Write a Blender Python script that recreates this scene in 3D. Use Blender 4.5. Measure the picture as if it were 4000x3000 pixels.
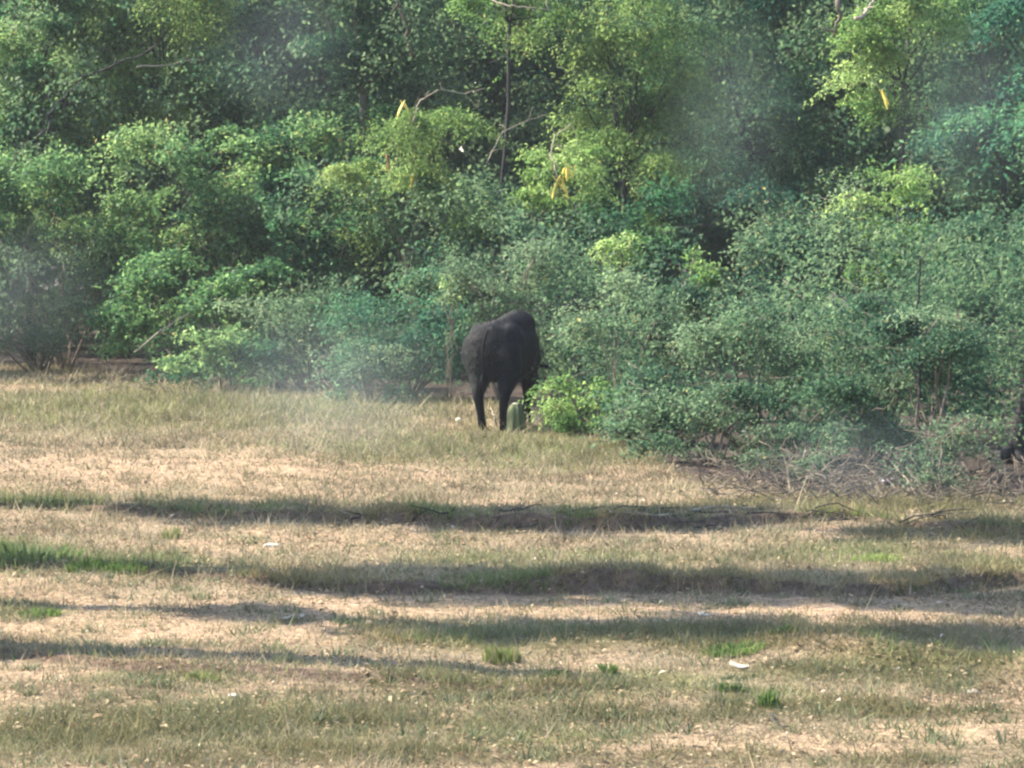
import bpy, bmesh, math
import numpy as np
from mathutils import Vector, Matrix

for o in list(bpy.data.objects):
    bpy.data.objects.remove(o)
scene = bpy.context.scene
C = scene.collection

# ------------------------------------------------------------------ camera
CAM_H = 3.0
FPX = 13544.0            # focal length in photograph pixels (4000 wide)
HORIZON = 775.0
cam_d = bpy.data.cameras.new('camera')
cam = bpy.data.objects.new('camera', cam_d)
C.objects.link(cam)
cam_d.sensor_width = 36.0
cam_d.lens = 36.0 * FPX / 4000.0
cam_d.clip_start = 0.5
cam_d.clip_end = 3000
cam.location = (0, 0, CAM_H)
cam.rotation_euler = (math.radians(90) - math.atan((1500 - HORIZON) / FPX), 0, 0)
scene.camera = cam

# ------------------------------------------------------------------ light
SUN_EL = math.radians(42)
SUN_AZ = math.radians(-72)      # measured from +Y towards +X: sun stands left and a little beyond the thicket
world = bpy.data.worlds.new('World')
scene.world = world
world.use_nodes = True
wn = world.node_tree.nodes
wl = world.node_tree.links
wn.clear()
sky = wn.new('ShaderNodeTexSky')
sky.sky_type = 'NISHITA'
sky.sun_disc = False
sky.sun_elevation = SUN_EL
sky.sun_rotation = SUN_AZ
bg = wn.new('ShaderNodeBackground')
bg.inputs['Strength'].default_value = 0.15
wo = wn.new('ShaderNodeOutputWorld')
wl.new(sky.outputs[0], bg.inputs[0])
wl.new(bg.outputs[0], wo.inputs[0])
sun_d = bpy.data.lights.new('sun', 'SUN')
sun_d.energy = 5.0
sun_d.angle = math.radians(0.6)
sun_d.color = (1.0, 0.91, 0.74)
sun = bpy.data.objects.new('sun', sun_d)
C.objects.link(sun)
sv = Vector((math.sin(SUN_AZ) * math.cos(SUN_EL), math.cos(SUN_AZ) * math.cos(SUN_EL), math.sin(SUN_EL)))
sun.rotation_euler = (-sv).to_track_quat('-Z', 'Y').to_euler()
sun.location = sv * 60
vs = scene.view_settings
vs.view_transform = 'Standard'
vs.look = 'None'
vs.exposure = 1.85
vs.gamma = 1.0
vs.use_curve_mapping = False
scene.cycles.max_bounces = 4
scene.cycles.transparent_max_bounces = 8
scene.cycles.volume_bounces = 1
scene.cycles.filter_width = 2.4

# ------------------------------------------------------------------ helpers
def rng(seed):
    return np.random.default_rng(seed)

def lattice_noise(x, y, seed=0):
    """smooth value noise in -1..1, vectorised"""
    xi = np.floor(x).astype(np.int64); yi = np.floor(y).astype(np.int64)
    fx = x - xi; fy = y - yi
    fx = fx * fx * (3 - 2 * fx); fy = fy * fy * (3 - 2 * fy)
    def h(a, b):
        n = (a * 374761393 + b * 668265263 + seed * 1442695041) & 0xFFFFFFFF
        n = ((n ^ (n >> 13)) * 1274126177) & 0xFFFFFFFF
        n = n ^ (n >> 16)
        return (n & 0xFFFF) / 32767.5 - 1.0
    a = h(xi, yi); b = h(xi + 1, yi); c = h(xi, yi + 1); d = h(xi + 1, yi + 1)
    return (a * (1 - fx) + b * fx) * (1 - fy) + (c * (1 - fx) + d * fx) * fy

def fbm(x, y, seed=0, octs=4):
    s = 0; a = 1.0; t = 0
    for k in range(octs):
        s = s + a * lattice_noise(x * 2 ** k + 17.3 * k, y * 2 ** k - 9.1 * k, seed + k)
        t += a; a *= 0.5
    return s / t

def raw_mesh(name, verts, faces_flat, sizes, color=None, smooth=False):
    """verts (n,3), flat index array, loop count per polygon, optional point colours"""
    me = bpy.data.meshes.new(name)
    verts = np.asarray(verts, np.float32); faces_flat = np.asarray(faces_flat, np.int32); sizes = np.asarray(sizes, np.int32)
    me.vertices.add(len(verts)); me.vertices.foreach_set('co', verts.ravel())
    me.loops.add(len(faces_flat)); me.loops.foreach_set('vertex_index', faces_flat)
    me.polygons.add(len(sizes))
    st = np.concatenate(([0], np.cumsum(sizes)[:-1])).astype(np.int32)
    me.polygons.foreach_set('loop_start', st)
    me.polygons.foreach_set('loop_total', sizes)
    if smooth:
        me.polygons.foreach_set('use_smooth', np.ones(len(sizes), bool))
    me.update(calc_edges=True)
    if color is not None:
        at = me.color_attributes.new('tint', 'FLOAT_COLOR', 'POINT')
        c4 = np.ones((len(verts), 4), np.float32); c4[:, :3] = color
        at.data.foreach_set('color', c4.ravel())
    return me

def link(name, me, mat, parent=None):
    o = bpy.data.objects.new(name, me)
    C.objects.link(o)
    if me is not None and mat is not None:
        me.materials.append(mat)
    if parent is not None:
        o.parent = parent
    return o

def tag(o, label=None, cat=None, group=None, kind=None):
    if label: o['label'] = label
    if cat: o['category'] = cat
    if group: o['group'] = group
    if kind: o['kind'] = kind
    return o

def empty(name, loc, rz=0.0):
    o = bpy.data.objects.new(name, None)
    C.objects.link(o)
    o.empty_display_size = 0.2
    o.location = loc
    o.rotation_euler = (0, 0, rz)
    return o

class Tubes:
    """collects tapering tubes"""
    def __init__(self):
        self.v = []; self.f = []; self.n = 0
    def add(self, pts, radii, sides=5, cap=True):
        pts = np.asarray(pts, float); radii = np.asarray(radii, float)
        m = len(pts)
        tan = np.gradient(pts, axis=0)
        tan /= np.linalg.norm(tan, axis=1, keepdims=True) + 1e-9
        ref = np.array([0.31, 0.17, 0.93]) if abs(tan[0, 2]) < 0.8 else np.array([0.93, 0.31, 0.17])
        a = np.cross(tan, ref); a /= np.linalg.norm(a, axis=1, keepdims=True) + 1e-9
        b = np.cross(tan, a)
        th = np.linspace(0, 2 * math.pi, sides, endpoint=False)
        ring = pts[:, None, :] + radii[:, None, None] * (np.cos(th)[None, :, None] * a[:, None, :] + np.sin(th)[None, :, None] * b[:, None, :])
        self.v.append(ring.reshape(-1, 3))
        for i in range(m - 1):
            for j in range(sides):
                p = self.n + i * sides + j; q = self.n + i * sides + (j + 1) % sides
                self.f.append((p, q, q + sides, p + sides))
        if cap:
            self.f.append(tuple(self.n + j for j in range(sides))[::-1])
            self.f.append(tuple(self.n + (m - 1) * sides + j for j in range(sides)))
        self.n += m * sides
        return self
    def mesh(self, name, smooth=True):
        v = np.concatenate(self.v)
        flat = [i for f in self.f for i in f]
        return raw_mesh(name, v, flat, [len(f) for f in self.f], smooth=smooth)

def wander(p0, p1, n, amp, R, sag=0.0):
    """a crooked line from p0 to p1"""
    p0 = np.asarray(p0, float); p1 = np.asarray(p1, float)
    t = np.linspace(0, 1, n)[:, None]
    p = p0 * (1 - t) + p1 * t
    L = np.linalg.norm(p1 - p0)
    off = np.cumsum(R.normal(0, 1, (n, 3)), axis=0) * amp * L / n
    off -= t * off[-1]; off *= np.sin(np.clip(t, 0, 1) * math.pi)
    p = p + off
    p[:, 2] += sag * L * 4 * (t * (1 - t))[:, 0]
    return p

def leaves_mesh(name, pos, axis, nrm, length, width, col, fold=0.25):
    """one kite-shaped, slightly folded quad per leaf"""
    axis = axis / (np.linalg.norm(axis, axis=1, keepdims=True) + 1e-9)
    side = np.cross(axis, nrm); side /= np.linalg.norm(side, axis=1, keepdims=True) + 1e-9
    nn = np.cross(side, axis)
    L = length[:, None]; W = width[:, None]
    base = pos - axis * L * 0.5
    mid = pos - axis * L * 0.05 + nn * W * fold
    v = np.stack([base, mid + side * W * 0.5, pos + axis * L * 0.5, mid - side * W * 0.5], axis=1).reshape(-1, 3)
    k = len(pos)
    return raw_mesh(name, v, np.arange(k * 4), np.full(k, 4), color=np.repeat(col, 4, axis=0))

def ground_pt(px, py):
    """the ground point that the photograph shows at a pixel"""
    Y = CAM_H * FPX / (py - HORIZON)
    return ((px - 2000) / FPX * Y, Y)

# ------------------------------------------------------------------ materials
def mat_new(name):
    m = bpy.data.materials.new(name); m.use_nodes = True
    nt = m.node_tree; nt.nodes.clear()
    return m, nt.nodes, nt.links

def leaf_material(name, trans=0.5, gloss=0.10, rough=0.5):
    m, n, l = mat_new(name)
    at = n.new('ShaderNodeAttribute'); at.attribute_name = 'tint'
    dif = n.new('ShaderNodeBsdfPrincipled')
    dif.inputs['Roughness'].default_value = rough
    dif.inputs['Specular IOR Level'].default_value = gloss
    l.new(at.outputs['Color'], dif.inputs['Base Color'])
    tr = n.new('ShaderNodeBsdfTranslucent')
    hs = n.new('ShaderNodeHueSaturation')
    hs.inputs['Hue'].default_value = 0.485; hs.inputs['Saturation'].default_value = 1.0; hs.inputs['Value'].default_value = 1.5
    l.new(at.outputs['Color'], hs.inputs['Color']); l.new(hs.outputs[0], tr.inputs['Color'])
    mx = n.new('ShaderNodeMixShader'); mx.inputs[0].default_value = trans
    l.new(dif.outputs[0], mx.inputs[1]); l.new(tr.outputs[0], mx.inputs[2])
    o = n.new('ShaderNodeOutputMaterial'); l.new(mx.outputs[0], o.inputs['Surface'])
    return m

def solid_material(name, c1, c2, scale=12.0, rough=0.8, bump=0.3, stretch=(1, 1, 1), spec=0.3):
    m, n, l = mat_new(name)
    tc = n.new('ShaderNodeTexCoord'); mp = n.new('ShaderNodeMapping'); mp.inputs['Scale'].default_value = stretch
    l.new(tc.outputs['Object'], mp.inputs['Vector'])
    no = n.new('ShaderNodeTexNoise'); no.inputs['Scale'].default_value = scale; no.inputs['Detail'].default_value = 5
    l.new(mp.outputs[0], no.inputs['Vector'])
    rp = n.new('ShaderNodeValToRGB')
    rp.color_ramp.elements[0].position = 0.35; rp.color_ramp.elements[0].color = (*c1, 1)
    rp.color_ramp.elements[1].position = 0.65; rp.color_ramp.elements[1].color = (*c2, 1)
    l.new(no.outputs['Fac'], rp.inputs[0])
    b = n.new('ShaderNodeBsdfPrincipled'); b.inputs['Roughness'].default_value = rough; b.inputs['Specular IOR Level'].default_value = spec
    l.new(rp.outputs[0], b.inputs['Base Color'])
    bp = n.new('ShaderNodeBump'); bp.inputs['Strength'].default_value = bump; bp.inputs['Distance'].default_value = 0.02
    l.new(no.outputs['Fac'], bp.inputs['Height']); l.new(bp.outputs[0], b.inputs['Normal'])
    o = n.new('ShaderNodeOutputMaterial'); l.new(b.outputs[0], o.inputs['Surface'])
    return m

M_LEAF = leaf_material('leaf')
M_GRASS = leaf_material('grass_blade', trans=0.3, gloss=0.15, rough=0.6)
M_BARK = solid_material('bark', (0.07, 0.055, 0.042), (0.16, 0.13, 0.10), 14, stretch=(1, 1, 0.25))
M_BARK_DARK = solid_material('dark_bark', (0.010, 0.009, 0.010), (0.030, 0.026, 0.026), 14, stretch=(1, 1, 0.25))
M_BARK_PALE = solid_material('pale_bark', (0.20, 0.165, 0.12), (0.34, 0.285, 0.21), 20, stretch=(1, 1, 0.3))
M_POD = solid_material('yellow_pod', (0.48, 0.36, 0.06), (0.66, 0.54, 0.14), 9, rough=0.5)
M_POD_RED = solid_material('rust_pod', (0.30, 0.12, 0.05), (0.42, 0.20, 0.09), 9, rough=0.6)
M_HIDE = solid_material('black_hide', (0.0015, 0.0018, 0.0032), (0.0035, 0.004, 0.0065), 9, rough=0.8, bump=0.12, spec=0.12)
M_HORN = solid_material('horn', (0.03, 0.027, 0.024), (0.07, 0.06, 0.05), 20, rough=0.5)
M_STONE = solid_material('pale_stone', (0.55, 0.47, 0.36), (0.72, 0.65, 0.54), 9)
M_WHITE = solid_material('white_scrap', (0.34, 0.30, 0.25), (0.52, 0.48, 0.42), 8, rough=0.6)
M_MAUVE = solid_material('mauve_scrap', (0.30, 0.26, 0.36), (0.66, 0.62, 0.70), 6, rough=0.5)
M_BLACK = solid_material('charred_wood', (0.006, 0.006, 0.006), (0.02, 0.018, 0.016), 15)
M_MOSS = solid_material('mossy_bark', (0.012, 0.022, 0.009), (0.13, 0.15, 0.065), 16, stretch=(1.6, 1.6, 0.22), bump=0.8)
M_CUT = solid_material('stump_top', (0.20, 0.21, 0.13), (0.30, 0.30, 0.20), 12)

def ground_material():
    m, n, l = mat_new('ground')
    at = n.new('ShaderNodeAttribute'); at.attribute_name = 'tint'
    tc = n.new('ShaderNodeTexCoord')
    n1 = n.new('ShaderNodeTexNoise'); n1.inputs['Scale'].default_value = 14; n1.inputs['Detail'].default_value = 6; n1.inputs['Roughness'].default_value = 0.65
    n2 = n.new('ShaderNodeTexNoise'); n2.inputs['Scale'].default_value = 55; n2.inputs['Detail'].default_value = 3
    l.new(tc.outputs['Object'], n1.inputs['Vector']); l.new(tc.outputs['Object'], n2.inputs['Vector'])
    rp = n.new('ShaderNodeValToRGB')
    rp.color_ramp.elements[0].position = 0.30; rp.color_ramp.elements[0].color = (0.40, 0.38, 0.34, 1)
    rp.color_ramp.elements[1].position = 0.68; rp.color_ramp.elements[1].color = (1.35, 1.34, 1.30, 1)
    l.new(n1.outputs['Fac'], rp.inputs[0])
    mx = n.new('ShaderNodeMix'); mx.data_type = 'RGBA'; mx.blend_type = 'MULTIPLY'; mx.inputs['Factor'].default_value = 1.0
    l.new(at.outputs['Color'], mx.inputs['A']); l.new(rp.outputs[0], mx.inputs['B'])
    b = n.new('ShaderNodeBsdfPrincipled'); b.inputs['Roughness'].default_value = 0.95; b.inputs['Specular IOR Level'].default_value = 0.1
    l.new(mx.outputs['Result'], b.inputs['Base Color'])
    ad = n.new('ShaderNodeMath'); ad.operation = 'ADD'; l.new(n1.outputs['Fac'], ad.inputs[0]); l.new(n2.outputs['Fac'], ad.inputs[1])
    bp = n.new('ShaderNodeBump'); bp.inputs['Strength'].default_value = 0.9; bp.inputs['Distance'].default_value = 0.03
    l.new(ad.outputs[0], bp.inputs['Height']); l.new(bp.outputs[0], b.inputs['Normal'])
    o = n.new('ShaderNodeOutputMaterial'); l.new(b.outputs[0], o.inputs['Surface'])
    return m
M_GROUND = ground_material()

# ------------------------------------------------------------------ ground
# foot lines of the low eroded banks of the old vehicle track, as pixels of the photograph turned into ground points,
# with the bank's height at each point
BANKS = [
    ([(-900, 1955), (0, 1985), (700, 2015), (1300, 2040), (1900, 2066), (2400, 2080), (2900, 2062), (3300, 2040), (4000, 2110), (5000, 2120)],
     [0.06, 0.09, 0.13, 0.20, 0.24, 0.28, 0.20, 0.12, 0.13, 0.1], 2.6, 1),
    ([(-900, 2220), (0, 2228), (500, 2245), (1100, 2300), (1600, 2318), (2400, 2318), (3000, 2338), (3650, 2335), (4000, 2300), (5000, 2300)],
     [0.05, 0.08, 0.10, 0.14, 0.21, 0.25, 0.25, 0.24, 0.20, 0.15], 2.2, 2),
    ([(-900, 2500), (0, 2560), (400, 2600), (900, 2632), (1300, 2655), (1900, 2690), (2250, 2700), (2600, 2705), (5000, 2720)],
     [0.12, 0.13, 0.10, 0.10, 0.09, 0.07, 0.04, 0.0, 0.0], 1.6, 3),
    ([(-900, 2520), (1300, 2500), (1600, 2520), (2200, 2560), (3000, 2580), (3600, 2620), (4000, 2650), (5000, 2660)],
     [0.0, 0.0, 0.08, 0.20, 0.27, 0.27, 0.28, 0.2], 1.5, 4),
    ([(-900, 1545), (0, 1520), (400, 1525), (560, 1530), (800, 1540), (5000, 1540)],
     [0.12, 0.14, 0.14, 0.06, 0.0, 0.0], 2.5, 5),
]
FACE = [0.07, 0.07, 0.05, 0.45, 0.15]

def bank_lines():
    out = []
    for pts, hs, back, sd in BANKS:
        P = np.array([ground_pt(*p) for p in pts])
        out.append((P[:, 0], P[:, 1], np.array(hs), back, sd))
    return out
LINES = bank_lines()

def height(x, y):
    x = np.asarray(x, float); y = np.asarray(y, float)
    z = 0.05 * fbm(x * 0.35, y * 0.22, 11, 3) + 0.022 * fbm(x * 2.1, y * 1.7, 12, 3) + 0.010 * fbm(x * 7.5, y * 6.0, 15, 2)
    for k, (lx, ly, lh, back, sd) in enumerate(LINES):
        yy = np.interp(x, lx, ly) + 0.16 * fbm(x * 0.9, x * 0 + 3.3, 20 + sd, 4) + 0.055 * fbm(x * 8, y * 1.5, 30 + sd, 4)
        hh = np.interp(x, lx, lh) * (0.45 + 0.35 * fbm(x * 1.4, x * 0 + 7, 40 + sd, 3))
        d = y - yy
        w = FACE[k] * (1 + 2.2 * np.clip(fbm(x * 0.8, x * 0 + 1.7, 80 + sd, 3) + 0.2, 0, 1))
        up = np.clip((d + 0.5 * w) / w, 0, 1); up = up * up * (3 - 2 * up)
        dn = np.clip(d / back, 0, 1); dn = 1 - dn * dn * (3 - 2 * dn)
        z = z + hh * up * dn
    return z

def bushline(x):
    """how far off the ground under the thicket begins"""
    px = [-900, 0, 500, 900, 1500, 1900, 2100, 2500, 2700, 3200, 4000, 5000]
    py = [1400, 1420, 1470, 1540, 1565, 1590, 1680, 1740, 1900, 1960, 1990, 2000]
    P = np.array([ground_pt(a, b) for a, b in zip(px, py)])
    return np.interp(x, P[:, 0] , P[:, 1])

def pixel_of(x, y):
    return 2000 + x * FPX / y, HORIZON + CAM_H * FPX / y

def blob(u, v, cx, cy, rx, ry):
    return np.clip(1.25 - np.sqrt(((u - cx) / rx) ** 2 + ((v - cy) / ry) ** 2), 0, 1)

# areas of the field by the colour of what grows there: (pixel centre, half extents)
GREEN = [(90, 2190, 330, 75), (520, 2225, 420, 45), (2150, 2195, 700, 42), (3350, 2180, 500, 50), (3900, 2260, 300, 40),
         (80, 2395, 190, 35), (600, 2660, 380, 50), (1850, 2720, 450, 60), (2900, 2545, 330, 45), (2500, 2690, 420, 60),
         (3000, 2740, 240, 45), (700, 1600, 1250, 90), (2000, 1760, 1000, 80), (1800, 2480, 500, 70), (3400, 2640, 600, 60), (2600, 2500, 900, 70),
         (1000, 2830, 900, 110), (150, 2850, 300, 120), (2100, 2850, 500, 90)]
BARE = [(600, 1850, 1300, 95), (1700, 2360, 1500, 60), (3100, 2390, 900, 35), (1200, 2120, 900, 45), (600, 2470, 900, 60), (2600, 1975, 900, 30),
        (2900, 2930, 700, 60), (3700, 2860, 500, 60), (300, 2640, 400, 40)]

DARK = [(2000, 2960, 2600, 45), (3300, 2800, 900, 40), (2900, 2520, 1200, 60), (900, 2820, 900, 70), (300, 2870, 420, 80), (1900, 2690, 600, 40), (3300, 1985, 900, 40), (3700, 2110, 500, 40), (3500, 2650, 600, 50), (2300, 2780, 500, 40)]  # dull grass areas, plus shade painted into the colour along the shadow bands

def dark_grass_shade(x, y):
    """where the field is darkened, by dull grass and by painted shadow bands, 0..1"""
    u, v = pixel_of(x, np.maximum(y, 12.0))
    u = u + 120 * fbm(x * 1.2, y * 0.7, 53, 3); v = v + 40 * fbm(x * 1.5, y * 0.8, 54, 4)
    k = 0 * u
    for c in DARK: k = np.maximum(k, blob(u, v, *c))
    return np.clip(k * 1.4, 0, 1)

def cover(x, y):
    y = np.maximum(y, 12.0)
    u, v = pixel_of(x, y)
    u = u + 90 * fbm(x * 1.1, y * 0.6, 51, 3); v = v + 26 * fbm(x * 1.3, y * 0.7, 52, 3)
    g = 0 * u; b = 0 * u
    for c in GREEN: g = np.maximum(g, blob(u, v, *c))
    for c in BARE: b = np.maximum(b, blob(u, v, *c))
    g = np.clip(g, 0, 1); b = np.clip(b, 0, 1)
    return g, b

def ground_colour(x, y):
    g, b = cover(x, y)
    n = fbm(x * 0.8, y * 0.5, 61, 4); n2 = fbm(x * 3.5, y * 2.2, 62, 4)
    soil = np.array([0.30, 0.208, 0.140]); straw = np.array([0.255, 0.198, 0.135]); olive = np.array([0.12, 0.115, 0.048])
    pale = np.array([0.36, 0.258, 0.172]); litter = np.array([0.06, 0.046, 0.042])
    t = np.clip(0.45 + 0.8 * n + 0.4 * n2, 0, 1)[..., None]
    c = straw * (1 - t) + soil * t
    bb = np.clip(b * 1.1 + 0.5 * n2, 0, 1)[..., None] * np.clip(b * 2, 0, 1)[..., None]
    c = c * (1 - bb) + (pale * 0.6 + soil * 0.4) * bb
    gg = np.clip(g * 1.3 + 0.5 * n2, 0, 0.85)[..., None] * np.clip(g * 2, 0, 1)[..., None]
    c = c * (1 - gg) + olive * gg
    rk = dark_grass_shade(x, y)[..., None] * 0.75
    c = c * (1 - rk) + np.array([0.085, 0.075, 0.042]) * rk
    # cut bank faces are darker brown, with the bands' shade painted into the earth
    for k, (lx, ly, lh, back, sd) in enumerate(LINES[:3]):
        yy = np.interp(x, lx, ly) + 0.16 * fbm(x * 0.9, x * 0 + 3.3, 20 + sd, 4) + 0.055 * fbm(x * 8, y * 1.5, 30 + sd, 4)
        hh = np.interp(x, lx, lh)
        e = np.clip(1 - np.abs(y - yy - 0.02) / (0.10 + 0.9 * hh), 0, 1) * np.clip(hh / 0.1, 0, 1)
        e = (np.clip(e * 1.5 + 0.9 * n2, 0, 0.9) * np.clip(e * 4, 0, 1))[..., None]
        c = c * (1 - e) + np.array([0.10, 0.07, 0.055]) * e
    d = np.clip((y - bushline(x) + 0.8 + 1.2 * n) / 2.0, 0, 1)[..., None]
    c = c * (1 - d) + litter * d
    return c

def make_ground():
    xs = np.concatenate([np.array([-400, -220, -120, -60, -30, -18, -13, -10]), np.arange(-8.2, -5.2, 0.10), np.arange(-5.2, 5.2, 0.05), np.arange(5.2, 8.3, 0.10),
                         np.array([10, 13, 18, 30, 60, 120, 220, 400])])
    ys = np.concatenate([np.array([-200, -100, -40, -15, 0, 8, 13, 15.5]), np.arange(16.8, 22.3, 0.06), np.arange(22.3, 24.6, 0.045), np.arange(24.6, 27.6, 0.028),
                         np.arange(27.6, 30.4, 0.08), np.arange(30.4, 34.0, 0.03), np.arange(34, 48, 0.14), np.arange(48, 66, 0.25), np.array([68, 72, 80, 95, 130, 200, 300, 420])])
    X, Y = np.meshgrid(xs, ys)
    Z = height(X, Y)
    far = np.clip((np.abs(X) - 12) / 20, 0, 1)
    Z = Z * (1 - far)
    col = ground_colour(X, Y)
    nx = len(xs); ny = len(ys)
    i = np.arange(ny - 1)[:, None] * nx + np.arange(nx - 1)[None, :]
    f = np.stack([i, i + 1, i + 1 + nx, i + nx], axis=-1).reshape(-1)
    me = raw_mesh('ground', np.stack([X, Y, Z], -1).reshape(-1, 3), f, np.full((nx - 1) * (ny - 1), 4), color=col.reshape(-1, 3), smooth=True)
    o = link('ground', me, M_GROUND)
    tag(o, kind='structure')
    return o
make_ground()

# ------------------------------------------------------------------ grass
def blade_mesh(name, x, y, h, lean, wid, col, R, seg2=True):
    n = len(x)
    z = height(x, y) - 0.008
    az = R.uniform(0, 2 * math.pi, n)
    face = R.uniform(0, 2 * math.pi, n)
    d = np.stack([np.cos(az), np.sin(az), 0 * az], 1)
    s = np.stack([np.cos(face), np.sin(face), 0 * az], 1)
    up = np.array([0, 0, 1.0])
    p0 = np.stack([x, y, z], 1)
    p2 = p0 + up * (h * np.clip(1.0 - 0.35 * lean, 0.25, 1))[:, None] + d * (h * lean)[:, None]
    w = wid[:, None]
    v = np.stack([p0 - s * w * 0.5, p0 + s * w * 0.5, p2], 1).reshape(-1, 3)
    return raw_mesh(name, v, np.arange(n * 3), np.full(n, 3), color=np.repeat(col, 3, axis=0))

def scatter(n, R, ymin=17.0, ymax=62.0):
    """points over the field, thinning with distance"""
    u = R.uniform(0, 1, n)
    y = ymin * (ymax / ymin) ** (u ** 1.05)
    half = y * 2150 / FPX + 0.5
    x = R.uniform(-1, 1, n) * half
    return x, y

def make_grass():
    R = rng(5)
    x, y = scatter(520000, R)
    g, b = cover(x, y)
    clump = fbm(x * 3.2, y * 2.4, 71, 3)
    keep = R.uniform(0, 1, len(x)) < np.clip(0.66 + 1.5 * clump - 0.26 * b - 0.2 * g, 0.12, 1)
    keep &= y < bushline(x) + 1.0
    x, y, b = x[keep], y[keep], b[keep]; n = len(x); far = np.clip(y / 30, 0.75, 1.9)
    h = R.gamma(4, 0.017, n) * far * np.where(R.uniform(0, 1, n) < 0.05, 1.8, 1) * (1 - 0.35 * b)
    t = R.uniform(0, 1, (n, 1)); dark = R.uniform(0.55, 1.1, (n, 1))
    col = (np.array([0.37, 0.30, 0.195]) * (1 - t) + np.array([0.125, 0.13, 0.068]) * t) * dark
    col = col * np.clip(0.92 + 0.75 * fbm(x * 2.2, y * 1.2, 77, 4), 0.40, 1.25)[:, None]
    rk = dark_grass_shade(x, y)[:, None]; col = col * (1 - rk) + np.array([0.115, 0.108, 0.05]) * R.uniform(0.6, 1.5, (n, 1)) * rk; h = h * (1 + 0.4 * rk[:, 0])
    me = blade_mesh('dry_grass', x, y, h, R.uniform(0.2, 1.6, n), R.uniform(0.008, 0.016, n) * far, col, R)
    tag(link('dry_grass', me, M_GRASS), 'short straw coloured dry grass covering the open field', 'grass', kind='stuff')

    x, y = scatter(300000, R)
    g, b = cover(x, y)
    clump = fbm(x * 2.6, y * 2.0, 72, 3)
    keep = R.uniform(0, 1, len(x)) < np.clip(g * (0.75 + 0.8 * clump) + 0.16 * (clump > 0.05), 0, 1)
    keep &= y < bushline(x) + 1.5
    x, y, g = x[keep], y[keep], g[keep]; n = len(x); far = np.clip(y / 30, 0.75, 1.8)
    h = (0.03 + R.gamma(4, 0.013, n)) * far * (0.7 + 0.4 * g)
    t = R.uniform(0, 1, (n, 1))
    yel = np.clip((y[:, None] - 38) / 8, 0, 1)
    lush = np.clip(fbm(x * 0.6, y * 0.5, 73, 2)[:, None] * 1.4 + 0.35, 0, 1)
    a = np.array([0.100, 0.135, 0.052]); c = np.array([0.20, 0.19, 0.095]); e = np.array([0.165, 0.17, 0.068]); k = np.array([0.115, 0.165, 0.062])
    col = (a * (1 - lush) * 1.0 + k * lush) * (1 - t) + c * t
    col = (col * (1 - 0.7 * yel) + e * 0.7 * yel) * R.uniform(0.6, 1.15, (n, 1))
    col = col * np.clip(0.95 + 0.6 * fbm(x * 2.2, y * 1.2, 78, 4), 0.45, 1.25)[:, None]
    rk = dark_grass_shade(x, y)[:, None]; col = col * (1 - 0.40 * rk)
    me = blade_mesh('green_grass', x, y, h, R.uniform(0.2, 1.1, n), R.uniform(0.008, 0.017, n) * far, col, R)
    tag(link('green_grass', me, M_GRASS), 'low olive green grass growing in patches along the track', 'grass', kind='stuff')

    # low weeds dotted over the near field
    X = []; Y = []; H = []; K = []
    for k in range(520):
        cx, cy = scatter(1, R, 17.2, 31); m = int(R.integers(14, 46)); rad = R.uniform(0.03, 0.13)
        X.append(cx + R.normal(0, rad, m)); Y.append(cy + R.normal(0, rad * 0.7, m)); H.append(R.uniform(0.3, 1.0, m) * R.uniform(0.05, 0.15)); K.append(np.full(m, R.uniform(0, 1)))
    X = np.concatenate(X); Y = np.concatenate(Y); H = np.concatenate(H); K = np.concatenate(K)[:, None]; n = len(X)
    col = (np.array([0.075, 0.10, 0.052]) * (1 - K) + np.array([0.155, 0.165, 0.085]) * K) * R.uniform(0.6, 1.3, (n, 1))
    me = blade_mesh('weeds', X, Y, H, R.uniform(0.2, 1.2, n), R.uniform(0.010, 0.022, n), col, R)
    tag(link('low_weeds', me, M_GRASS), 'small grey green weeds dotted over the near field', 'weeds', kind='stuff')

    # dead leaves and chips of straw lying flat
    x, y = scatter(46000, R, 17, 60)
    keep = (y < bushline(x) + 2.5) & (fbm(x * 1.5, y, 75, 3) > -0.25)
    x, y = x[keep], y[keep]; n = len(x)
    far = np.clip(y / 28, 0.8, 1.8)
    L = np.minimum(R.gamma(3, 0.009, n) * far + 0.010, 0.07)
    th = R.uniform(0, 2 * math.pi, n)
    pos = np.stack([x, y, height(x, y) + 0.012 + 0.25 * L * R.uniform(0, 1, n)], 1)
    ax = np.stack([np.cos(th), np.sin(th), R.normal(0, 0.3, n)], 1)
    nr = np.stack([R.normal(0, 0.5, n), R.normal(0, 0.5, n), np.ones(n)], 1)
    t = R.uniform(0, 1, (n, 1))
    col = np.where(t < 0.012, np.array([0.48, 0.42, 0.33]), np.where(t < 0.45, np.array([0.32, 0.25, 0.155]), np.array([0.12, 0.09, 0.055])))
    me = leaves_mesh('leaf_litter', pos, ax, nr, L, L * R.uniform(0.3, 0.7, n), col)
    tag(link('leaf_litter', me, M_GRASS), 'fallen dry leaves and straw chips scattered over the field', 'leaf litter', kind='stuff')
make_grass()

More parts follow.
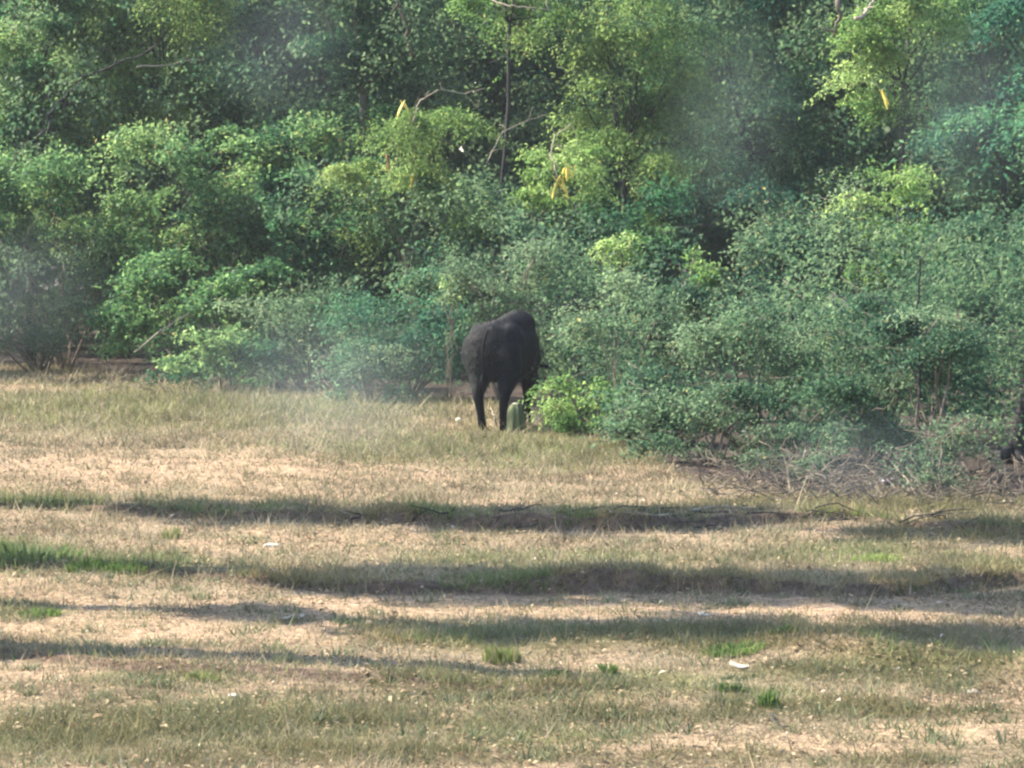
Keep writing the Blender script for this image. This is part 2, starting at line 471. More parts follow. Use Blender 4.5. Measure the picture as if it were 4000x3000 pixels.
def crest_grass():
    R = rng(15)
    X = []; Yy = []
    for (lx, ly, lh, back, sd), n in zip(LINES[:4], (12000, 20000, 6000, 12000)):
        x = R.uniform(-6.5, 6.5, n)
        yy = np.interp(x, lx, ly) + 0.16 * fbm(x * 0.9, x * 0 + 3.3, 20 + sd, 4)
        dens = np.clip(0.5 + 1.1 * fbm(x * 1.3, x * 0 + 5, 95 + sd, 3), 0.05, 1) * (np.interp(x, lx, lh) > 0.03)
        k = R.uniform(0, 1, n) < dens
        X.append(x[k]); Yy.append((yy - 0.05 + R.gamma(1.3, 0.30, n))[k])
    x = np.concatenate(X); y = np.concatenate(Yy)
    k = (np.abs(x) < y * 2200 / FPX); x = x[k]; y = y[k]; n = len(x)
    far = np.clip(y / 30, 0.75, 1.4); t = R.uniform(0, 1, (n, 1)); u = (fbm(x * 0.7, y * 0.6, 97, 3)[:, None] > 0.0)
    a = np.where(u, np.array([0.10, 0.14, 0.045]), np.array([0.26, 0.22, 0.10])); b = np.where(u, np.array([0.17, 0.19, 0.075]), np.array([0.17, 0.145, 0.07]))
    me = blade_mesh('bank_grass', x, y, (0.04 + R.gamma(3, 0.022, n)) * far, R.uniform(0.2, 1.3, n), R.uniform(0.009, 0.018, n) * far, (a * (1 - t) + b * t) * R.uniform(0.6, 1.1, (n, 1)), R)
    tag(link('bank_grass', me, M_GRASS), 'ragged longer grass growing along the crests of the low banks', 'grass', kind='stuff')
crest_grass()

# ------------------------------------------------------------------ plants
STYLES = {  # leaf length, width/length, colours (dark, mid, light), droop, leaves per square metre
    'broad':   (0.080, 0.60, [(0.024, 0.070, 0.032), (0.074, 0.150, 0.046), (0.190, 0.260, 0.080)], 0.0, 2100),
    'glossy':  (0.088, 0.55, [(0.022, 0.072, 0.036), (0.046, 0.115, 0.044), (0.100, 0.180, 0.062)], 0.0, 2000),
    'feather': (0.068, 0.38, [(0.050, 0.105, 0.026), (0.115, 0.180, 0.040), (0.230, 0.275, 0.075)], 0.7, 2900),
    'lime':    (0.070, 0.48, [(0.065, 0.135, 0.034), (0.140, 0.225, 0.050), (0.260, 0.320, 0.095)], 0.25, 2400),
    'teal':    (0.068, 0.46, [(0.024, 0.075, 0.048), (0.046, 0.112, 0.058), (0.095, 0.165, 0.072)], 0.3, 2500),
    'scrub':   (0.072, 0.50, [(0.024, 0.062, 0.036), (0.066, 0.118, 0.056), (0.150, 0.195, 0.090)], 0.15, 2200),
    'grey':    (0.062, 0.48, [(0.045, 0.082, 0.040), (0.085, 0.130, 0.060), (0.150, 0.190, 0.090)], 0.1, 2100),
}

def crown(name, R, rx, ry, z0, z1, style, dens=1.0, yellow=0.0, clump_r=None, leaf=1.0):
    """leaf clumps spread through an uneven volume; returns mesh and clump centres"""
    L0, asp, cols, droop, per = STYLES[style]
    L0 = L0 * leaf; per = per / leaf ** 1.6
    H = z1 - z0
    rc = clump_r or min(0.50, 0.32 * min(rx, H * 0.5) + 0.10)
    nc = max(6, int(0.62 * 2 * rx * H / (rc * rc)))
    cen = []
    ph = R.uniform(0, 6, 3)
    while len(cen) < nc:
        p = R.uniform(-1, 1, 3)
        m = (np.abs(p) ** 3).sum() ** (1 / 3)
        if m > 1 or R.uniform() > 0.25 + 0.75 * m: continue
        p = p * (0.93 + 0.15 * math.sin(4 * p[0] + ph[0]) * math.cos(3.5 * p[2] + ph[1]))
        if R.uniform() < 0.16: p = p * R.uniform(1.05, 1.30)
        q = np.array([p[0] * rx, p[1] * ry, (z0 + z1) / 2 + p[2] * H / 2])
        if q[2] < 0.12: q[2] = R.uniform(0.12, 0.3)
        cen.append(q)
    cen = np.array(cen)
    total = int(per * dens * 2 * rx * H)
    each = R.dirichlet(np.full(nc, 3.0)) * total
    P = []; A = []; N = []; T = []
    shade = R.normal(0.02, 0.30, nc)
    for c, k, sh in zip(cen, each.astype(int), shade):
        if k < 4: continue
        r = rc * R.uniform(0.6, 1.55)
        nt = max(4, k // 16)
        tw = R.normal(0, 1, (nt, 3)); tw[:, 2] = tw[:, 2] * 0.75 + 0.25
        tw /= np.linalg.norm(tw, axis=1, keepdims=True)
        tw *= R.uniform(0.55, 1.25, (nt, 1)) * np.array([1.15, 1.15, 0.85])
        w = R.integers(0, nt, k)
        t = R.uniform(0.15, 1.0, k) ** 0.6
        dr = tw[w]
        p = dr * t[:, None] * r + R.normal(0, 0.035 + 0.05 * r, (k, 3))
        if R.uniform() < 0.5:
            az = R.uniform(0, 2 * math.pi); dv = np.array([math.cos(az), math.sin(az) * 0.7, R.uniform(0.1, 0.6)])
            al = (p @ dv); st = R.uniform(0.5, 1.1)
            p = p * np.array([0.8, 0.8, 0.6]) + al[:, None] * dv * st
            p[:, 2] -= (0.35 + droop) * np.abs(al) ** 2 / r
        p[:, 2] -= droop * r * t ** 2 * 0.8
        P.append(c + p)
        ax = dr * 0.6 + R.normal(0, 0.6, (k, 3)); ax[:, 2] -= droop * 0.7
        A.append(ax)
        nrm = np.array([0, 0, 1.0]) * 0.75 + 0.55 * dr / (np.linalg.norm(dr, axis=1, keepdims=True) + 1e-6) + R.normal(0, 0.42, (k, 3))
        N.append(nrm)
        T.append(np.clip(0.46 + sh + R.normal(0, 0.22, k) + 0.10 * (t - 0.5), 0, 1))
    P = np.concatenate(P); A = np.concatenate(A); N = np.concatenate(N); T = np.concatenate(T)[:, None]
    ok = P[:, 2] > 0.03
    P, A, N, T = P[ok], A[ok], N[ok], T[ok]
    n = len(P)
    a, b, c = [np.array(q) for q in cols]
    col = np.where(T < 0.5, a * (1 - 2 * T) + b * 2 * T, b * (2 - 2 * T) + c * (2 * T - 1))
    col = col * np.array([0.90, 1.05, 1.20]) * R.uniform(0.7, 1.3, (n, 1))
    col = col * 0.95 + col.mean(axis=1, keepdims=True) * 0.06
    if yellow > 0:
        y = R.uniform(0, 1, (n, 1)) < yellow
        col = np.where(y, np.array([0.24, 0.22, 0.09]) * R.uniform(0.5, 1.2, (n, 1)), col)
    LL = L0 * R.uniform(0.5, 1.5, n)
    me = leaves_mesh(name, P, A, N, LL, LL * asp * R.uniform(0.8, 1.2, n), col)
    return me, cen, rc

def to_m(Y): return Y / FPX

def plant(name, label, cat, px, Y, w, top, bot, style, seed, trunk_r=0.03, stems=5, dens=1.0, yellow=0.01, group=None,
          bark=None, twigs=1.0, trunk_dx=0.0, trunk=False, depth=0.75):
    """a shrub or tree standing where the photograph shows it: px centre, distance, width and crown rows"""
    R = rng(seed)
    X = (px - 2000) * to_m(Y)
    gz = float(height(np.array([X]), np.array([Y]))[0])
    root = empty(name, (X, Y, gz - 0.02))
    tag(root, label, cat, group)
    rx = w * 0.5 * to_m(Y)
    z1 = CAM_H - (top - HORIZON) * to_m(Y) - gz
    z0 = max(CAM_H - (bot - HORIZON) * to_m(Y) - gz, 0.02)
    me, cen, rc = crown('crown', R, rx * 1.02, max(rx * depth, 0.25), z0 + 0.15 * (z0 > 0.5), z1 - rc_pad(z1, z0), style, dens, yellow, leaf=min(1.0, max(0.68, Y / 56)))
    co = link('crown', me, M_LEAF, root); co['kind'] = 'stuff'
    tb = Tubes()
    bark = bark or M_BARK
    if trunk:
        hub_z = z0 + 0.25 * (z1 - z0)
        base = np.array([trunk_dx, 0, -0.08]); hub = np.array([trunk_dx * 0.3, 0, hub_z])
        n = 9
        tb.add(wander(base, hub, n, 0.10, R), np.linspace(trunk_r, trunk_r * 0.62, n), 8)
        src = hub; r0 = trunk_r * 0.55
    else:
        src = np.array([0, 0, -0.05]); r0 = trunk_r
    order = R.permutation(len(cen))
    for k in order[:max(stems, int(len(cen) * 0.45 * twigs))]:
        c = cen[k]
        s = src + np.array([R.normal(0, 0.05), R.normal(0, 0.05), 0])
        tb.add(wander(s, c + R.normal(0, rc * 0.3, 3), 7, 0.28, R, sag=0.06), np.linspace(r0, 0.006, 7) * R.uniform(0.5, 1.0), 4)
        for q in range(int(2 * twigs)):
            e = c + R.normal(0, rc * 0.9, 3) * np.array([1, 1, 0.8])
            e[2] = max(e[2], 0.03)
            tb.add(wander(c, e, 4, 0.3, R), np.linspace(0.008, 0.003, 4), 3)
    link('trunk' if trunk else 'stems', tb.mesh('stems'), bark, root)
    return root

def rc_pad(z1, z0):
    return 0.10 * (z1 - z0) * 0.5

def bare_branch(root, pts_px, Y, r, seed, mat=None, name='bare_branch', label=None, dy=0.0):
    """a bare branch of a plant, along a line of photograph pixels at the plant's front"""
    R = rng(seed)
    YY = Y + dy
    base = np.array(root.location)
    p = np.array([[(a - 2000) * to_m(YY), YY, CAM_H - (b - HORIZON) * to_m(YY)] for a, b in pts_px]) - base
    # resample with small kinks and some depth
    t = np.linspace(0, 1, len(p)); tt = np.linspace(0, 1, max(10, 4 * len(p)))
    q = np.stack([np.interp(tt, t, p[:, i]) for i in range(3)], 1)
    r = r * 0.6
    q += R.normal(0, r * 0.45, q.shape); q[:, 1] += 0.25 * np.sin(tt * 3 + seed)
    tb = Tubes().add(q, np.linspace(r, r * 0.35, len(q)), 6)
    for k in range(2, len(q) - 1, 4):
        e = q[k] + R.normal(0, 0.16, 3) + np.array([0, 0, 0.05])
        tb.add(wander(q[k], e, 4, 0.3, R), np.linspace(r * 0.4, 0.004, 4), 4)
    o = link(name, tb.mesh(name), mat or M_BARK_PALE, root)
    if label: o['label'] = label
    return o

def pods(root, px, py, Y, n, length, seed, mat, label, spread=0.10, dy=-0.75):
    """a hanging bunch of flat seed pods"""
    R = rng(seed)
    YY = Y + dy
    c = np.array([(px - 2000) * to_m(YY), YY, CAM_H - (py - HORIZON) * to_m(YY)]) - np.array(root.location)
    for k in range(n):
        L = length * R.uniform(0.7, 1.15)
        top = c + np.array([R.normal(0, spread), R.normal(0, 0.06), R.uniform(-0.2, 1) * spread])
        d = np.array([R.normal(0, 0.35), R.normal(0, 0.25), -1.0]); d /= np.linalg.norm(d)
        s = np.array([math.cos(k * 1.3), math.sin(k * 1.3), 0.1])
        th = np.cross(d, s); m = 7
        t = np.linspace(0, 1, m)
        wv = np.sin(np.clip(t * 0.94 + 0.03, 0, 1) * math.pi) ** 0.5 * 0.028 * (1 + 0.2 * np.sin(t * 20))
        bend = np.sin(t * 1.8) * 0.25 * L
        mid = top + np.outer(t * L, d) + np.outer(bend, s) * 0.4
        v = np.concatenate([mid + s * wv[:, None], mid - s * wv[:, None], mid + th * 0.008, mid - th * 0.008])
        f = []
        for i in range(m - 1):
            a, b2, cc, dd = i, m + i, 2 * m + i, 3 * m + i
            f += [a, a + 1, cc + 1, cc, cc, cc + 1, b2 + 1, b2, b2, b2 + 1, dd + 1, dd, dd, dd + 1, a + 1, a]
        me = raw_mesh('seed_pod', v, f, np.full(len(f) // 4, 4))
        o = link('seed_pod', me, mat, root)
        if label: o['label'] = label

def z_hollow(R):
    return R.uniform() < 0.97

def backdrop():
    """the deep wood behind, seen only through gaps: one mass"""
    R = rng(900)
    P = []; T = []
    for k in range(1080):
        x = R.uniform(-14, 14); y = R.uniform(66.5, 78) - 0.75 * min(max(x, 0), 8)
        z = R.uniform(0, 1) ** 0.7 * 11.0 + 0.1
        r = R.uniform(0.5, 1.0); m = int(240 * r * r)
        d = R.normal(0, 1, (m, 3)); d /= np.linalg.norm(d, axis=1, keepdims=True)
        P.append(np.array([x, y, z]) + d * r * R.uniform(0.5, 1.1, (m, 1)) * np.array([1.2, 1, 0.8])); T.append(np.full(m, R.uniform(0, 1)))
    nfront = sum(len(p) for p in P)
    for k in range(760):
        x = R.uniform(-17, 17); y = R.uniform(83, 96); z = R.uniform(0, 1) ** 0.8 * 12.5; r = R.uniform(1.0, 1.8); m = 95
        d = R.normal(0, 1, (m, 3)); d /= np.linalg.norm(d, axis=1, keepdims=True)
        P.append(np.array([x, y, z]) + d * r * R.uniform(0.3, 1.1, (m, 1))); T.append(np.full(m, R.uniform(0, 0.6)))
    P = np.concatenate(P); T = np.clip(np.concatenate(T)[:, None] + R.normal(0, 0.2, (len(P), 1)), 0, 1)
    ok = P[:, 2] > 0; P = P[ok]; T = T[ok]; n = len(P)
    L = np.where(P[:, 1] > 81.5, 0.60, 0.23) * R.uniform(0.6, 1.3, n)
    col = (np.array([0.034, 0.080, 0.052]) * (1 - T) + np.array([0.095, 0.15, 0.08]) * T)
    nr = np.array([0, -0.25, 0.55]) + R.normal(0, 0.6, (n, 3))
    me = leaves_mesh('wood', P, R.normal(0, 1, (n, 3)), nr, L, L * 0.65, col)
    tag(link('distant_wood', me, M_LEAF), 'deep green wood filling the gaps behind the front trees', 'wood', kind='stuff')
    # tangled undergrowth between the field shrubs and the trees
    P = []; T = []; D = []
    for k in range(560):
        x = R.uniform(-9, 9); y = float(bushline(np.array([x]))[0]) + R.uniform(4.5, 12)
        if y > 66: continue
        if 2500 < 2000 + x * FPX / y < 3060 and z_hollow(R): continue
        z = R.uniform(0.1, 2.7 if x > 0 else 3.2); r = R.uniform(0.28, 0.5); m = int(900 * r * r)
        d = R.normal(0, 1, (m, 3)); d[:, 2] = d[:, 2] * 0.8 + 0.2; d /= np.linalg.norm(d, axis=1, keepdims=True)
        P.append(np.array([x, y, z]) + d * r * R.uniform(0.4, 1.2, (m, 1))); T.append(np.full(m, R.uniform(0, 1))); D.append(d)
    for k in range(430):
        x = R.uniform(-10, 10); y = R.uniform(61.5, 66.5) - 0.7 * min(max(x, 0), 8)
        z = R.uniform(2.6, 8.5); r = R.uniform(0.3, 0.6); m = int(620 * r * r)
        d = R.normal(0, 1, (m, 3)); d[:, 2] = d[:, 2] * 0.8 + 0.1; d /= np.linalg.norm(d, axis=1, keepdims=True)
        pp = np.array([x, y, z]) + d * r * R.uniform(0.3, 1.3, (m, 1)); pp[:, 2] -= 0.3 * (pp[:, 0] - x) ** 2
        P.append(pp); T.append(np.full(m, R.uniform(0.1, 1.1))); D.append(d)
    P = np.concatenate(P); D = np.concatenate(D); T = np.clip(np.concatenate(T)[:, None] + R.normal(0, 0.25, (len(P), 1)), 0, 1)
    ok = P[:, 2] > 0.02; P = P[ok]; T = T[ok]; D = D[ok]; n = len(P)
    L = 0.100 * np.clip(P[:, 1] / 58, 0.65, 1.1) * R.uniform(0.6, 1.3, n)
    col = (np.array([0.030, 0.080, 0.050]) * (1 - T) + np.array([0.105, 0.165, 0.080]) * T)
    me = leaves_mesh('undergrowth', P, D * 0.5 + R.normal(0, 0.6, (n, 3)), np.array([0, 0, 0.7]) + 0.5 * D + R.normal(0, 0.45, (n, 3)), L, L * 0.55, col)
    tag(link('undergrowth', me, M_LEAF), 'tangled dark undergrowth between the field shrubs and the trees', 'undergrowth', kind='stuff')
backdrop()

# trees at the back, left to right
t1 = plant('leafy_tree', 'yellow green tree at the left edge with a dark leaning limb', 'tree', 190, 64.5, 760, -260, 940, 'broad', 101, 0.13, bark=M_BARK_DARK, trunk=True, trunk_dx=-0.4)
t2 = plant('leafy_tree', 'light green tree top right of the leaning dark limb', 'tree', 640, 64, 620, -260, 600, 'feather', 102, 0.06, bark=M_BARK_DARK, trunk=True)
t3 = plant('leafy_tree', 'dull blue green tree between the light tree and the grey trunk', 'tree', 1080, 66, 600, -260, 720, 'teal', 103, 0.11, bark=M_BARK_DARK, trunk=True)
t4 = plant('leafy_tree', 'dark glossy tree with a slanting grey brown trunk at the top', 'tree', 1420, 63, 540, -260, 560, 'glossy', 104, 0.10, trunk=True)
t5 = plant('leafy_tree', 'bright lime tree crown hanging down at the top centre above dark hollow', 'tree', 1990, 59, 520, -330, 215, 'lime', 105, 0.05, bark=M_BARK_DARK, trunk=True, yellow=0.03)
t6 = plant('feathery_tree', 'tall feathery yellow green tree right of the top centre', 'tree', 2440, 58, 640, -330, 960, 'feather', 106, 0.06, bark=M_BARK_DARK, trunk=True, yellow=0.02)
t7 = plant('feathery_tree', 'dark blue green feathery tree between the two bright feathery trees', 'tree', 2930, 60, 680, -330, 900, 'teal', 107, 0.06, bark=M_BARK_DARK, trunk=True)
t8 = plant('feathery_tree', 'bright green feathery tree top drooping near the upper right corner', 'tree', 3520, 55, 480, -380, 540, 'lime', 108, 0.05, bark=M_BARK_DARK, trunk=True, yellow=0.02)
t9 = plant('leafy_tree', 'dark shaded tree filling the upper right corner', 'tree', 3920, 57, 560, -380, 1000, 'teal', 109, 0.07, bark=M_BARK_DARK, trunk=True)
plant('leafy_tree', 'small green tree standing beyond the left edge of the field', 'tree', -560, 64, 620, 430, 1100, 'broad', 110, 0.12, trunk=True)
plant('leafy_tree', 'tall green tree standing beyond the right edge of the field', 'tree', 4500, 54, 700, -380, 1000, 'teal', 111, 0.12, trunk=True)

# middle storey
s10 = plant('shrub', 'broad leaved shrub under the leaning limb at the left edge', 'shrub', 260, 61, 760, 500, 1160, 'broad', 120, stems=8)
s11 = plant('shrub', 'pale flecked broad shrub above the arching stem', 'shrub', 860, 60, 800, 370, 1060, 'broad', 121, stems=8, yellow=0.03)
s12 = plant('shrub', 'arching green shrub with pale twigs and two yellow pod bunches', 'shrub', 1660, 57, 640, 330, 940, 'feather', 122, stems=8)
s13 = plant('shrub', 'rounded lime shrub with one long yellow pod bunch', 'shrub', 2190, 55, 420, 520, 850, 'lime', 123, stems=8)
s14 = plant('shrub', 'dark leafy shrub left of the yellow podded shrub', 'shrub', 1290, 58.5, 620, 600, 1160, 'glossy', 124, stems=8)
s15 = plant('shrub', 'very dark shrub under the tall feathery tree', 'shrub', 2450, 56, 480, 740, 1220, 'glossy', 125, stems=8, dens=0.8, yellow=0)
s16 = plant('shrub', 'light speckled upright shrub right of a black hollow', 'shrub', 3150, 50, 460, 640, 1270, 'scrub', 126, stems=8, yellow=0.03)
s17 = plant('shrub', 'fresh green narrow shrub below the bright drooping tree top', 'shrub', 3500, 49, 420, 620, 1230, 'lime', 127, stems=8, dens=0.8)
s18 = plant('shrub', 'dark green shrub against the right edge above the leaning trunk', 'shrub', 3900, 47, 440, 700, 1330, 'scrub', 128, stems=8)

# shrubs along the field's edge
s19 = plant('shrub', 'greyish hazy shrub at the left edge of the field', 'shrub', 150, 60, 680, 880, 1400, 'grey', 130, stems=10, twigs=1.6)
s20 = plant('shrub', 'green shrub with a long arching pale stem at the field edge', 'shrub', 700, 56.5, 760, 980, 1470, 'broad', 131, stems=10)
s21 = plant('shrub', 'low dull green shrub over dark bare earth left of the black animal', 'shrub', 1200, 54, 620, 1060, 1500, 'grey', 132, stems=10, dens=1.1)
s22 = plant('shrub', 'grey green shrub directly left of the black animal', 'shrub', 1610, 51.5, 560, 1000, 1560, 'teal', 133, stems=10)
s23 = plant('shrub', 'thin greyish twiggy shrub right above the black animal', 'shrub', 1960, 50, 480, 890, 1330, 'grey', 134, stems=10, twigs=2.0, dens=0.9)
s24 = plant('shrub', 'bright green shrub directly right of the black animal', 'shrub', 2470, 45.6, 720, 1040, 1690, 'scrub', 135, stems=10, dens=1.1, yellow=0.02)
s25 = plant('shrub', 'small lime green bush hiding the black animal\'s belly', 'shrub', 2310, 44.0, 360, 1450, 1690, 'lime', 136, stems=8, dens=1.1)
s26 = plant('shrub', 'wide green shrub with dark earth under it, right of centre', 'shrub', 2960, 39.5, 760, 1180, 1740, 'scrub', 137, stems=16, twigs=1.6)
s30 = plant('shrub', 'low leafy shrub spreading onto the grass right of the bright shrub', 'shrub', 2650, 42, 440, 1340, 1750, 'scrub', 146, stems=9)
s27 = plant('shrub', 'tall dense shrub with a thin dark upright stem', 'shrub', 3420, 38.2, 620, 1120, 1760, 'scrub', 138, stems=16, twigs=1.6)
s28 = plant('shrub', 'dusty green shrub above dry twigs by the right edge', 'shrub', 3660, 37.4, 520, 1200, 1790, 'scrub', 139, stems=16, twigs=1.8, dens=1.0)
plant('shrub', 'low grey green bush at the grass edge under the wide shrub', 'shrub', 2790, 38.9, 420, 1560, 1830, 'grey', 150, stems=12, dens=0.75)
plant('shrub', 'low dusty bush at the grass edge left of the mauve scrap', 'shrub', 3130, 36.6, 480, 1640, 1890, 'grey', 151, stems=14, dens=0.75, twigs=2.4)
plant('shrub', 'low pale leaved bush at the grass edge right of the mauve scrap', 'shrub', 3680, 35.2, 460, 1640, 1940, 'grey', 152, stems=12, dens=0.75, twigs=1.6)
plant('shrub', 'small leafy bush on the grass in front of the animal\'s shrub', 'shrub', 2500, 42.2, 360, 1530, 1740, 'scrub', 153, stems=8, dens=1.0)
plant('shrub', 'low dull bush in shadow beneath the grey green shrub', 'shrub', 1450, 50.5, 480, 1330, 1570, 'grey', 154, stems=8)
plant('shrub', 'low leafy bush at the grass edge below the arching stem', 'shrub', 880, 53.5, 520, 1280, 1520, 'broad', 155, stems=8)
s29 = plant('shrub', 'dark green shrub filling in behind the two right hand field shrubs', 'shrub', 3330, 43, 760, 1290, 1640, 'scrub', 140, stems=8)
plant('shrub', 'bushy shrub beyond the left edge of the field', 'shrub', -480, 60, 620, 860, 1420, 'broad', 141, stems=8)
plant('shrub', 'bushy shrub beyond the right edge of the field', 'shrub', 4480, 37, 720, 1150, 1960, 'broad', 142, stems=8)
plant('sapling', 'pale green sapling rising between the animal and the bright shrub', 'sapling', 2420, 47.5, 170, 900, 1180, 'lime', 143, 0.012, stems=6, dens=0.9)
plant('sapling', 'lime leaved sapling beside the black hollow', 'sapling', 2715, 46, 190, 950, 1290, 'lime', 144, 0.012, stems=6, dens=0.9)
plant('sapling', 'tiny pale sapling just above the animal\'s rump', 'sapling', 1755, 50.2, 120, 1060, 1230, 'lime', 145, 0.010, stems=5, dens=0.6)

# limbs, bare twigs and pods
bare_branch(t1, [(20, 720), (70, 610), (190, 500), (200, 420), (330, 300), (480, 250), (620, 180)], 62.5, 0.085, 201, M_BARK_DARK, 'limb', 'dark leaning limb')
bare_branch(t2, [(530, 262), (640, 258), (720, 243), (810, 235)], 62.8, 0.035, 202)
bare_branch(t4, [(1610, 235), (1590, 120), (1560, 20), (1545, -80)], 61.5, 0.075, 203, M_BARK, 'limb', 'slanting grey brown limb')
bare_branch(t5, [(1915, 0), (1985, 30), (2080, 38), (2160, 46)], 57.5, 0.028, 204)
bare_branch(s12, [(1600, 520), (1640, 400), (1720, 350), (1820, 370), (1870, 430)], 56.2, 0.022, 205)
bare_branch(s12, [(1900, 640), (1960, 520), (2060, 470), (2140, 445)], 56, 0.018, 206)
bare_branch(s13, [(2180, 700), (2150, 600), (2170, 530), (2240, 480)], 54.5, 0.03, 207)
bare_branch(s20, [(520, 1375), (640, 1280), (760, 1205), (880, 1165), (990, 1170)], 55.4, 0.026, 208)
bare_branch(s11, [(1060, 550), (1120, 590), (1190, 640)], 59.2, 0.03, 209, M_BARK)
t8b = bare_branch(t8, [(3255, -40), (3265, 60), (3260, 140)], 54.6, 0.085, 211, M_BARK, 'limb')
bare_branch(t8, [(3330, 85), (3380, 40), (3430, -30)], 54.0, 0.06, 212, M_BARK_PALE)
bare_branch(s16, [(3130, 1160), (3060, 1090), (3020, 1060)], 49.2, 0.022, 213)
bare_branch(s27, [(3600, 1560), (3598, 1400), (3590, 1250), (3600, 1100), (3585, 1000)], 37.2, 0.032, 214, M_BARK_DARK, 'limb', 'thin dark upright stem')
pods(s12, 1570, 405, 57, 3, 0.30, 220, M_POD, 'yellow seed pod', 0.06)
pods(s12, 1605, 690, 57, 4, 0.28, 221, M_POD, 'yellow seed pod', 0.07)
pods(s12, 1507, 605, 57, 1, 0.34, 222, M_POD_RED, 'rust coloured seed pod', 0.01)
pods(s13, 2195, 690, 55, 5, 0.34, 223, M_POD, 'yellow seed pod', 0.05)
pods(s13, 2225, 655, 55, 4, 0.22, 225, M_POD, 'yellow seed pod', 0.04)
pods(t8, 3440, 350, 55, 3, 0.34, 224, M_POD, 'yellow seed pod', 0.06, dy=-1.3)

# leaning tree trunk at the right edge
def edge_trunk():
    Y = 39.6
    X = (4025 - 2000) * to_m(Y)
    root = empty('leaning_tree', (X, Y, 0))
    tag(root, 'dark leaning tree trunk cut off by the right edge', 'tree')
    R = rng(77)
    tb = Tubes()
    p = np.array([[-0.12, 0, -0.1], [-0.09, 0, 0.35], [0.02, 0, 0.75], [0.09, 0, 1.25], [0.25, 0, 1.9], [0.55, 0.1, 2.8], [0.9, 0.2, 3.8]])
    t = np.linspace(0, 1, len(p)); tt = np.linspace(0, 1, 24)
    q = np.stack([np.interp(tt, t, p[:, i]) for i in range(3)], 1) + R.normal(0, 0.008, (24, 3))
    tb.add(q, np.linspace(0.13, 0.08, 24) * (1 + 0.5 * np.exp(-tt * 14)), 10)
    for a in (0.5, 2.2, 3.9, 5.2):
        tb.add(wander([-0.18, 0, 0.12], [-0.18 + 0.5 * math.cos(a), 0.5 * math.sin(a), -0.05], 6, 0.2, R), np.linspace(0.09, 0.02, 6), 6)
    link('trunk', tb.mesh('trunk'), M_BARK_DARK, root)
    me, cen, rc = crown('crown', R, 1.5, 1.2, 3.0, 5.6, 'teal', 0.8)
    me.transform(Matrix.Translation((1.0, 0.4, 0)))
    c = link('crown', me, M_LEAF, root); c['kind'] = 'stuff'
edge_trunk()

# trees standing left of the frame, whose long shadows streak the field
def shade_tree(label, X, Y, z0, z1, half, seed, bare=False):
    R = rng(seed)
    root = empty('slender_tree', (X, Y, -0.05)); tag(root, label, 'tree')
    tb = Tubes()
    n = 14
    p = wander([0, 0, 0], [0.1, 0, z1 - 0.3], n, 0.05, R)
    tb.add(p, np.linspace(0.36, 0.20, n) if bare else np.linspace(0.16, 0.08, n), 8)
    if bare:
        for k in range(46):
            i = R.integers(2, n); a = R.uniform(0, 6.28); L = R.uniform(0.15, 0.45)
            tb.add(wander(p[i], p[i] + np.array([L * math.cos(a), L * math.sin(a), R.uniform(0.1, 0.5)]), 5, 0.3, R), np.linspace(0.05, 0.012, 5), 5)
    else:
        me, cen, rc = crown('crown', R, half, half, z0, z1, 'broad', 2.1, clump_r=0.42, leaf=1.5)
        c = link('crown', me, M_LEAF, root); c['kind'] = 'stuff'
        for q in cen[::2]:
            i = int(np.argmin(np.abs(p[:, 2] - q[2] + 0.4))); tb.add(wander(p[i], q, 5, 0.2, R), np.linspace(0.04, 0.01, 5), 4)
    link('trunk', tb.mesh('trunk'), M_BARK, root)
shade_tree('slender tree left of the view, farthest of those by the field', -7.6, 34.4, 4.1, 12.6, 0.78, 401)
shade_tree('slender tree left of the view, second farthest of those by the field', -6.4, 28.9, 3.8, 12.0, 0.80, 402)
shade_tree('slender tree left of the view, second nearest of those by the field', -6.4, 26.2, 5.2, 12.0, 0.85, 403)
shade_tree('short bushy tree left of the view at the far end of the field', -10.6, 57.9, 0.7, 4.6, 0.9, 405)
shade_tree('second short bushy tree left of the view at the far end of the field', -11.0, 60.6, 0.6, 4.6, 0.6, 406)
shade_tree('bare dead tree left of the view beside the near rut', -5.0, 23.45, 0, 5.2, 0.2, 404, bare=True)

